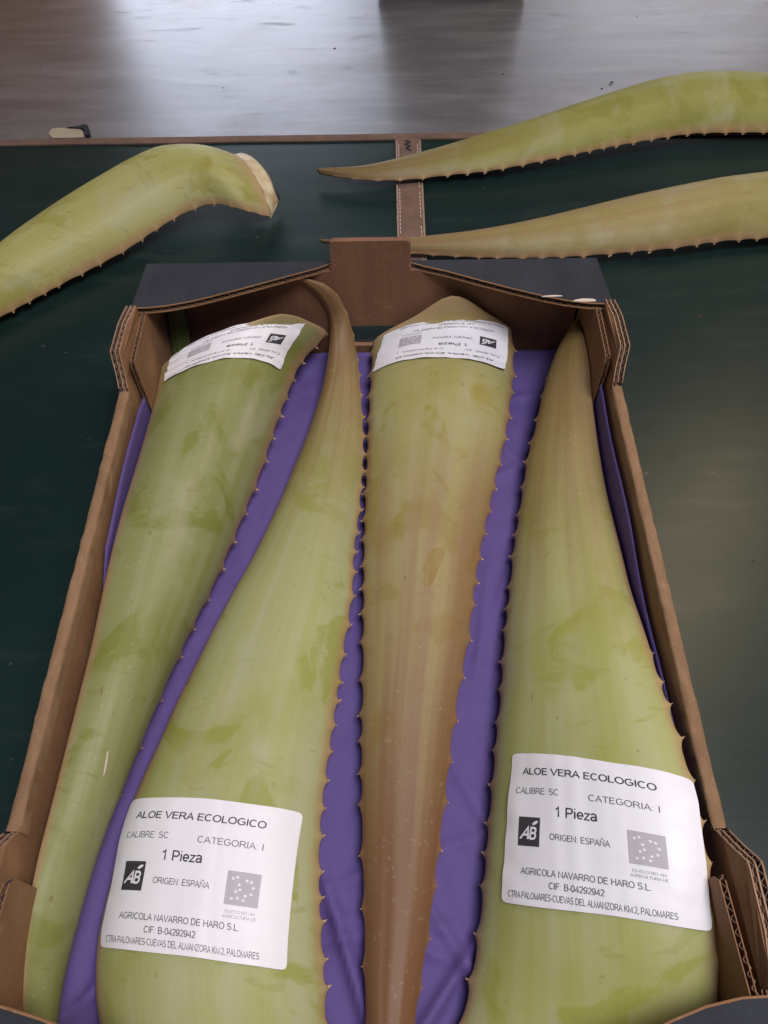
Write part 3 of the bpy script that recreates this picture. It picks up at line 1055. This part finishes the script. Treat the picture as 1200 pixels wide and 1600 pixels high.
        # teeth
        for side in spines:
            for d in self.teeth[side]:
                if d < skip * self.len[-1] or d > spine_limit.get(side, 2) * self.len[-1]:
                    continue
                i = float(np.interp(d, self.len, np.arange(self.N)))
                k = min(int(i), self.N - 2)
                p = Vector(self.top(i, side * 1.0))
                w = Vector(self.R[k] - self.L[k]).normalized() * side
                tdir = Vector((self.L[k + 1] + self.R[k + 1] - self.L[k] - self.R[k])).normalized()
                sz = 0.0030 * spine_scale * min(1.0, max(0.45, self.W[k] / 0.06)) * random.uniform(0.55, 1.25)
                z = (w + tdir * 0.28 + Vector((0, 0, 0.10))).normalized()
                x = tdir - z * tdir.dot(z)
                x.normalize()
                y = z.cross(x)
                e = bpy.data.objects.new('spine', SPINE_MESH)
                COL.objects.link(e)
                e.parent = root
                mw = Matrix((x, y, z)).transposed().to_4x4()
                mw.translation = p - w * sz * 0.42 - Vector((0, 0, .0008))
                e.matrix_local = mw @ Matrix.Diagonal((sz, sz * 0.62, sz, 1))
        return root


# one hooked tooth, unit size, pointing along z and leaning along x
vs, fs = [], []
for j, (zz, rr) in enumerate(((0, 0.62), (0.28, 0.42), (0.6, 0.22), (0.95, 0.09))):
    for k in range(7):
        a = 2 * math.pi * k / 7
        vs.append((rr * math.cos(a) + 0.22 * zz * zz, rr * math.sin(a) * 0.9, zz))
vs.append((0.34, 0, 1.22))
for j in range(3):
    for k in range(7):
        fs.append((j * 7 + k, j * 7 + (k + 1) % 7, (j + 1) * 7 + (k + 1) % 7, (j + 1) * 7 + k))
fs += [(21 + k, 21 + (k + 1) % 7, 28) for k in range(7)]
SPINE_MESH = bpy.data.meshes.new('spine')
SPINE_MESH.from_pydata(vs, [], fs)
SPINE_MESH.materials.append(SPINE)
SPINE_MESH.polygons.foreach_set('use_smooth', [True] * len(fs))

tc = NT('cut_flesh')
_co = tc.coord()
CUT = tc.done(tc.mix(tc.ramp(tc.noise(_co, 70, 4), 0.35, 0.7), (0.54, 0.39, 0.21), (0.66, 0.58, 0.40)), 0.45, tc.bump(tc.noise(_co, 120, 3), 0.3, 0.002))

#                                 main               bloom               rubbed             tip
MA = mat_leaf('leaf_grey_green', 1.0, (0.240, 0.255, 0.090), (0.285, 0.290, 0.135), (0.180, 0.195, 0.030), (0.20, 0.21, 0.05), 0.75, 1.15, base_tan=0.02)
MBm = mat_leaf('leaf_pale_green', 2.0, (0.350, 0.360, 0.135), (0.395, 0.395, 0.215), (0.270, 0.282, 0.040), (0.235, 0.130, 0.055), 0.56, 0.92, tan=0.42, tancol=(0.28, 0.23, 0.09), base_tan=0.004)
MC = mat_leaf('leaf_tan', 3.0, (0.350, 0.322, 0.120), (0.375, 0.34, 0.170), (0.275, 0.23, 0.030), (0.180, 0.084, 0.036), 0.44, 0.86, tan=0.14, tancol=(0.285, 0.180, 0.095), margin=(0.30, 0.155, 0.08), base_tan=0.03, side=(0.25, 0.122, 0.055))
MD = mat_leaf('leaf_yellow_green', 4.0, (0.365, 0.375, 0.120), (0.405, 0.405, 0.195), (0.300, 0.315, 0.045), (0.250, 0.165, 0.060), 0.50, 0.88, tan=0.33, tancol=(0.31, 0.235, 0.098), base_tan=0.004)
ME = mat_leaf('leaf_olive', 5.0, (0.37, 0.345, 0.100), (0.42, 0.40, 0.16), (0.30, 0.275, 0.045), (0.35, 0.30, 0.08), 0.8, 1.2, base_tan=0.05)
MF = mat_leaf('leaf_green', 6.0, (0.265, 0.260, 0.055), (0.295, 0.285, 0.085), (0.225, 0.22, 0.030), (0.19, 0.115, 0.045), 0.68, 1.0, tan=0.55, tancol=(0.235, 0.185, 0.06), base_tan=0.004)
MG = mat_leaf('leaf_ochre', 7.0, (0.29, 0.255, 0.075), (0.315, 0.28, 0.105), (0.245, 0.21, 0.04), (0.22, 0.115, 0.055), 0.62, 1.0, tan=0.25, tancol=(0.28, 0.19, 0.075), base_tan=0.004)
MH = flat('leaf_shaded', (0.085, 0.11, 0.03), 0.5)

BOXG = 'aloe leaves packed head to tail in the box'
OUTG = 'loose aloe leaves lying on the table'
Leaf.gap0, Leaf.gap1 = 0.0225, 0.0265
LA = Leaf('A', [(0, .040), (.25, .038), (.6, .030), (1, .014)], .030, 11, peak=0.10, p=2.0, hump=(.008, .45, .3), smooth_side=-1)
LA.build('aloe_leaf', 'grey green aloe leaf along the left wall, label at its far base', MA, group=BOXG, spines=(1,))
Leaf.gap0, Leaf.gap1 = 0.0175, 0.0215
LB = Leaf('B', [(0, .031), (.35, .027), (.65, .019), (.85, .011), (1, .003)], .030, 12, smooth_side=-1)
LB.build('aloe_leaf', 'pale aloe leaf with curled brown tip raised against the far end wall', MBm, group=BOXG, spines=(1,))
Leaf.gap0, Leaf.gap1 = 0.0225, 0.0265
LC = Leaf('C', [(0, .031), (.12, .030), (.35, .025), (.7, .016), (1, .010)], .034, 13, p=2.3, hump=(.025, .14, .42))
LC.build('aloe_leaf', 'tan streaked aloe leaf narrowing to a brown tip at the near end', MC, group=BOXG, spine_scale=.8)
Leaf.gap0, Leaf.gap1 = 0.0205, 0.0235
LD = Leaf('D', [(0, .030), (.35, .025), (.65, .018), (.9, .010), (1, .004)], .030, 14, upw=0.6, smooth_from={1: .44})
LD.build('aloe_leaf', 'yellow green aloe leaf along the right wall, label at its wide near base', MD, group=BOXG, spine_limit={1: .44}, spine_scale=.8)
Leaf.gap0, Leaf.gap1 = 0.0210, 0.0250
LE_ = Leaf('E', [(0, .026), (.15, .036), (.5, .034), (1, .006)], .030, 15, upw=1.3, cutvec=[(.008, .004, -.001), (.013, .005, -.002), (.013, .012, -.004), (.009, .013, .001), (.009, .030, .004)])
LE_.build('aloe_leaf', 'arched olive aloe leaf with its pale cut end, left behind the box', ME, group=OUTG, skip=0.10, spine_scale=.8)
LF = Leaf('F', [(0, .024), (.4, .032), (.7, .020), (1, .004)], .028, 16, upw=1.3)
LF.build('aloe_leaf', 'bright green aloe leaf crossing the stitched strap, farthest from the box', MF, group=OUTG)
LG = Leaf('G', [(0, .024), (.4, .028), (.7, .017), (1, .003)], .026, 17, upw=1.3)
LG.build('aloe_leaf', 'ochre aloe leaf lying just behind the far ledge of the box', MG, group=OUTG)


def patch(leaf, name, pts, mat, off=0.0001, rings=5):
    """thin dried patch lying on a blade; pts are (s, u)"""
    for _ in range(2):
        pts = [tuple(a * w + b * (1 - w) for a, b in zip(p, q)) for p, q in zip(pts, pts[1:] + pts[:1]) for w in (.78, .22)]
    cs = sum(p[0] for p in pts) / len(pts)
    cu = sum(p[1] for p in pts) / len(pts)
    V, F = [], []
    n = len(pts)
    for k in range(rings + 1):
        f = k / rings
        for s_, u_ in pts:
            a, b = cs + (s_ - cs) * f, cu + (u_ - cu) * f
            V.append(leaf.pt(a, b) + leaf.normal(a, b) * (off * (1 - f ** 4) + 0.0001))
    for k in range(rings):
        for i in range(n):
            j = (i + 1) % n
            F.append((k * n + i, k * n + j, (k + 1) * n + j, (k + 1) * n + i))
    return link_mesh(name, V, F, mat, leaf.blade.parent, True)


t = NT('dried_sap')
_c = t.coord()
SAP = t.done(t.mix(t.ramp(t.noise(_c, 60, 4), .35, .7), (0.225, 0.145, 0.030), (0.27, 0.185, 0.055)), 0.45)
patch(LC, 'brown_scar', [(.475, .06), (.482, .16), (.470, .26), (.455, .30), (.438, .36), (.424, .40), (.420, .30), (.422, .20), (.428, .12), (.446, .08), (.452, .04), (.462, .10)], SAP)
patch(LA, 'pale_scratch', [(.690, -.16), (.704, -.13), (.716, -.10), (.722, -.08), (.716, -.06), (.703, -.09), (.692, -.13)], SCUFF, 0.0002)
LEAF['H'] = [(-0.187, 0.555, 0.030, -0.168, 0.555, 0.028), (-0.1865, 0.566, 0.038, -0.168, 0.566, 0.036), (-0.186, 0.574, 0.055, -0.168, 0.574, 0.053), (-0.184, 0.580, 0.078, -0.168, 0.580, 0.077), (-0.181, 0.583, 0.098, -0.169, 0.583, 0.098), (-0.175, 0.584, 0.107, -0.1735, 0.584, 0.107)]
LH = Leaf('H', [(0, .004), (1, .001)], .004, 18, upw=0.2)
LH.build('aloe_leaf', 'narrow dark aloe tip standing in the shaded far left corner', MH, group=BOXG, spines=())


# ------------------------------------------------------------------ printed labels
def _arc(cx, cy, rx, ry, a0, a1, n=12):
    return [(cx + rx * math.cos(math.radians(a0 + (a1 - a0) * i / n)), cy + ry * math.sin(math.radians(a0 + (a1 - a0) * i / n))) for i in range(n + 1)]


# plain sans-serif capitals drawn as strokes: (advance width, strokes); cap height 1
GLYPH = {
    ' ': (.36, []), ':': (.30, [[(.15, .06), (.15, .13)], [(.15, .60), (.15, .67)]]), '.': (.28, [[(.14, .05), (.14, .13)]]), ',': (.28, [[(.15, .12), (.15, .03), (.09, -.14)]]),
    '-': (.40, [[(.06, .38), (.34, .38)]]),
    'A': (.82, [[(.05, 0), (.41, .97), (.77, 0)], [(.18, .35), (.64, .35)]]),
    'B': (.80, [[(.12, 0), (.12, .95), (.42, .95)] + _arc(.46, .735, .20, .215, 90, -90) + [(.12, .52)], [(.44, .52)] + _arc(.48, .285, .22, .235, 90, -90) + [(.12, .05)]]),
    'C': (.86, [_arc(.45, .5, .35, .46, 45, 315, 20)]),
    'D': (.86, [[(.12, .05), (.12, .95), (.40, .95)] + _arc(.40, .5, .36, .45, 90, -90, 16) + [(.12, .05)]]),
    'E': (.76, [[(.70, .05), (.12, .05), (.12, .95), (.68, .95)], [(.12, .52), (.63, .52)]]),
    'F': (.70, [[(.12, 0), (.12, .95), (.66, .95)], [(.12, .50), (.58, .50)]]),
    'G': (.92, [_arc(.47, .5, .36, .46, 45, 300, 20) + [(.80, .20), (.80, .48), (.50, .48)]]),
    'H': (.86, [[(.12, 0), (.12, 1)], [(.74, 0), (.74, 1)], [(.12, .52), (.74, .52)]]),
    'I': (.30, [[(.15, 0), (.15, 1)]]),
    'K': (.82, [[(.12, 0), (.12, 1)], [(.74, 1), (.14, .40)], [(.34, .58), (.78, 0)]]),
    'L': (.68, [[(.12, 1), (.12, .05), (.64, .05)]]),
    'M': (.98, [[(.12, 0), (.12, .96), (.49, .06), (.86, .96), (.86, 0)]]),
    'N': (.86, [[(.12, 0), (.12, .95), (.74, .05), (.74, 1)]]),
    'O': (.94, [_arc(.47, .5, .38, .46, 0, 360, 28)]),
    'P': (.78, [[(.12, 0), (.12, .95), (.44, .95)] + _arc(.46, .695, .23, .255, 90, -90) + [(.12, .44)]]),
    'R': (.86, [[(.12, 0), (.12, .95), (.46, .95)] + _arc(.48, .715, .23, .235, 90, -90) + [(.12, .48)], [(.46, .48), (.58, .38), (.80, 0)]]),
    'S': (.80, [_arc(.40, .735, .28, .225, 25, 270, 14) + _arc(.40, .275, .30, .235, 90, -155, 14)]),
    'T': (.76, [[(.38, 0), (.38, .95)], [(.03, .95), (.73, .95)]]),
    'U': (.86, [[(.12, 1), (.12, .36)] + _arc(.43, .36, .31, .32, 180, 360, 14) + [(.74, 1)]]),
    'V': (.80, [[(.04, 1), (.40, .03), (.76, 1)]]),
    'Z': (.76, [[(.07, .95), (.68, .95), (.06, .05), (.70, .05)]]),
    '0': (.66, [_arc(.33, .5, .25, .46, 0, 360, 24)]),
    '1': (.66, [[(.12, .72), (.28, .82), (.38, .98), (.38, 0)]]),
    '2': (.66, [_arc(.33, .70, .24, .26, 165, -25, 14) + [(.34, .32), (.08, .05), (.60, .05)]]),
    '4': (.66, [[(.47, 0), (.47, .95), (.06, .27), (.62, .27)]]),
    '9': (.66, [_arc(.33, .67, .24, .29, 350, -10, 20) + _arc(.31, .46, .26, .42, 10, -150, 12)]),
    'a': (.66, [_arc(.31, .54, .22, .18, 160, 0, 10) + [(.53, .10), (.58, .02)], [(.53, .43), (.30, .38)] + _arc(.26, .22, .17, .17, 100, 270, 10) + [(.42, .09), (.53, .24)]]),
    'e': (.66, [[(.10, .36), (.57, .36)] + _arc(.33, .37, .24, .32, 0, 315, 18)]),
    'i': (.28, [[(.14, 0), (.14, .70)], [(.14, .90), (.14, 1.0)]]),
    'z': (.58, [[(.05, .66), (.50, .66), (.06, .05), (.53, .05)]]),
}
GLYPH['Ñ'] = (.86, GLYPH['N'][1] + [[(.26, 1.12), (.36, 1.19), (.50, 1.12), (.60, 1.19)]])


def text_mesh(s, weight=0.115):
    """flat lettering: vertices (x, y), faces; cap height 1"""
    V, F = [], []
    x0 = 0.0
    for ch in s:
        w, strokes = GLYPH[ch]
        for st in strokes:
            P = [Vector((p[0] + x0, p[1])) for p in st]
            closed = (P[0] - P[-1]).length < 1e-6
            n = len(P)
            base = len(V)
            for i, p in enumerate(P):
                a = P[i - 1] if i > 0 else (P[-2] if closed else None)
                b = P[i + 1] if i < n - 1 else (P[1] if closed else None)
                d0 = (p - a).normalized() if a is not None else None
                d1 = (b - p).normalized() if b is not None else None
                if d0 is None:
                    d0 = d1
                if d1 is None:
                    d1 = d0
                m = d0 + d1
                if m.length < 1e-3:
                    m = Vector((-d0.y, d0.x))
                m.normalize()
                nn = Vector((-m.y, m.x))
                k = min(1.9, 1.0 / max(0.3, abs(nn.dot(Vector((-d0.y, d0.x))))))
                h = weight / 2 * k
                V.append((p.x + nn.x * h, p.y + nn.y * h))
                V.append((p.x - nn.x * h, p.y - nn.y * h))
            for i in range(n - 1):
                a = base + 2 * i
                F.append((a, a + 1, a + 3, a + 2))
        x0 += w
    return np.array(V), F


CAPH = 1.0


def label(leaf, q, wob=0.0006, seed=0, curl=(0, 0, 0, 0)):
    """q: label corners (s,u) TL, TR, BR, BL"""
    root = leaf.blade.parent
    Q = np.array(q)
    if leaf is LC:
        Q[:, 0] = np.maximum(Q[:, 0], 0.013)

    def su(a, b):
        e = (1 - b) * ((1 - a) * Q[0] + a * Q[1]) + b * ((1 - a) * Q[3] + a * Q[2])
        return float(e[0]), float(e[1])

    def pos(a, b, off):
        s, u = su(a, b)
        uc = min(.985, max(-.985, u))
        sc = min(1, max(0.0, s))
        p = leaf.pt(sc, uc)
        n = leaf.normal(sc, uc)
        if abs(s - sc) > 1e-6:      # the paper runs on past the cut base, straight
            t = (leaf.pt(sc, uc) - leaf.pt(sc + (0.02 if s < 0 else -.02), uc)).normalized()
            p = p + t * abs(s - sc) * float(leaf.len[-1])
        if abs(u - uc) > 1e-6:
            k = min(leaf.N - 1, int(sc * (leaf.N - 1)))
            p = p + Vector(leaf.R[k] - leaf.L[k]) * 0.5 * (u - uc)
        ed = max(abs(a - .5), abs(b - .5)) * 2
        lift = wob * (0.6 + noise.noise(Vector((a * 4.2, b * 4.2, seed))) + 0.5 * noise.noise(Vector((a * 9, b * 9, seed + 3)))) * ed ** 2
        lift = max(0, lift)
        lift += curl[0] * max(0, .35 - b) / .35 * 1.0 + curl[1] * max(0, b - .7) / .3 + curl[2] * max(0, .3 - a) / .3 + curl[3] * max(0, a - .7) / .3
        return p + n * (0.0005 + lift + off)

    vs, fs = [], []
    n = 44
    for j in range(n + 1):
        for i in range(n + 1):
            px, py = 2 * i / n - 1, 2 * j / n - 1
            mx = max(abs(px), abs(py))
            if mx > 0:
                r = mx / (abs(px) ** 40 + abs(py) ** 40) ** (1 / 40)
                px, py = px * r, py * r
            a, b = (px + 1) / 2, (py + 1) / 2
            b += 0.012 * noise.noise(Vector((a * 2.6, seed, 3 * b))) * (2 * abs(b - .5)) ** 3
            vs.append(pos(a, b, 0))
    for j in range(n):
        for i in range(n):
            k = j * (n + 1) + i
            fs.append((k, k + 1, k + n + 2, k + n + 1))
    lab = link_mesh('label_sticker', vs, fs, LABEL, root, True)
    lab['label'] = 'white printed sticker with black lettering'

    def put(me, x0, x1, yb, h, hm=CAPH, z=0.00022, shear=0.0):
        v, f = me
        mn, mxx = v[:, 0].min(), v[:, 0].max()
        out = []
        for x, y in v[:, :2]:
            a = x0 + (x - mn) / (mxx - mn) * (x1 - x0) + shear * y
            b = yb - y / hm * h
            out.append(pos(a, b, z))
        return out, f

    lines = [('ALOE VERA ECOLOGICO', .085, .830, .152, .047, INK, .15), ('CALIBRE: SC', .052, .315, .288, .043, INK_MID, .115),
             ('CATEGORIA: I', .482, .832, .298, .043, INK_MID, .115), ('1 Pieza', .300, .525, .430, .066, INK, .14),
             ('ORIGEN: ESPAÑA', .270, .583, .583, .040, INK_MID, .13), ('AGRICOLA NAVARRO DE HARO S.L.', .108, .760, .813, .040, INK_MID, .14),
             ('CIF: B-04292942', .267, .545, .888, .040, INK_MID, .14), ('CTRA.PALOMARES-CUEVAS DEL ALMANZORA KM.2, PALOMARES', .043, .866, .962, .040, INK_MID, .13)]
    for s, x0, x1, yb, h, mat, bold in lines:
        v, f = put(text_mesh(s, bold), x0, x1, yb, h)
        link_mesh('printed_line', v, f, mat, lab)
    # tiny grey caption under the star panel
    for s, x0, x1, yb in (('ES-ECO-001-AN', .680, .830, .712), ('AGRICULTURA UE', .668, .838, .742)):
        v, f = put(text_mesh(s, .12), x0, x1, yb, .019)
        link_mesh('printed_line', v, f, INK_PALE, lab)

    def panel(x0, x1, y0, y1, mat, name, z):
        k = 8
        v = [pos(x0 + (x1 - x0) * i / k, y0 + (y1 - y0) * j / k, z) for j in range(k + 1) for i in range(k + 1)]
        f = [(j * (k + 1) + i, j * (k + 1) + i + 1, (j + 1) * (k + 1) + i + 1, (j + 1) * (k + 1) + i) for j in range(k) for i in range(k)]
        return link_mesh(name, v, f, mat, lab)
    panel(.084, .212, .447, .637, INK, 'emblem_panel', 0.00022)
    v1, f1 = put(text_mesh('A', .19), .092, .152, .592, .078, shear=0.022, z=.00040)
    v2, f2 = put(text_mesh('B', .19), .152, .192, .592, .078, shear=0.006, z=.00040)
    lf = []
    for k in range(12):
        a = 2 * math.pi * k / 12
        lx, ly = 0.022 * math.cos(a), 0.009 * math.sin(a) * (1 if math.cos(a) < .9 else .2)
        lf.append(pos(.184 + lx * .75 + ly * .4, .484 - lx * .55 + ly * 1.0, .00040))
    n1, n2 = len(v1), len(v1) + len(v2)
    v = v1 + v2 + lf
    f = f1 + [tuple(i + n1 for i in q_) for q_ in f2] + [tuple(range(n2, n2 + 12))]
    link_mesh('emblem_mark', v, f, INK_WHITE, lab)
    panel(.668, .842, .453, .662, INK_GREY, 'star_panel', 0.00022)
    v, f = [], []
    stars = [(.70, .50), (.722, .49), (.735, .535), (.772, .505), (.795, .51), (.808, .545), (.800, .585), (.772, .60), (.742, .565), (.722, .58), (.705, .625), (.735, .618), (.765, .628)]
    for (cx, cy) in stars:
        b0 = len(v)
        for k in range(10):
            r = 0.011 if k % 2 == 0 else 0.0055
            a = math.pi * k / 5
            v.append(pos(cx + r * math.sin(a), cy - r * 1.2 * math.cos(a), .00040))
        v.append(pos(cx, cy, .0004))
        f += [(b0 + k, b0 + (k + 1) % 10, b0 + 10) for k in range(10)]
    link_mesh('star_mark', v, f, INK_WHITE, lab)
    return lab


LABELS = {}
LABELS['A'] = [(0.1033, 0.786), (0.0533, -0.886), (0.0, -0.853), (0.0, 0.704)]
LABELS['B'] = [(0.22, -0.985), (0.2, 0.819), (0.0633, 0.687), (0.0867, -0.935)]
LABELS['C'] = [(0.0933, 0.819), (0.0733, -0.952), (0.0, -0.786), (0.0, 0.886)]
LABELS['D'] = [(0.2867, -0.687), (0.26, 0.985), (0.13, 0.935), (0.14, -0.737)]

for key, leaf, kw in (('A', LA, dict(wob=.0016, seed=3)), ('B', LB, dict(wob=.0005, seed=5)), ('C', LC, dict(wob=.0020, seed=8, curl=(0, 0, .002, 0))), ('D', LD, dict(wob=.0009, seed=2, curl=(0, 0, 0, .001)))):
    if key in LABELS:
        label(leaf, LABELS[key], **kw)
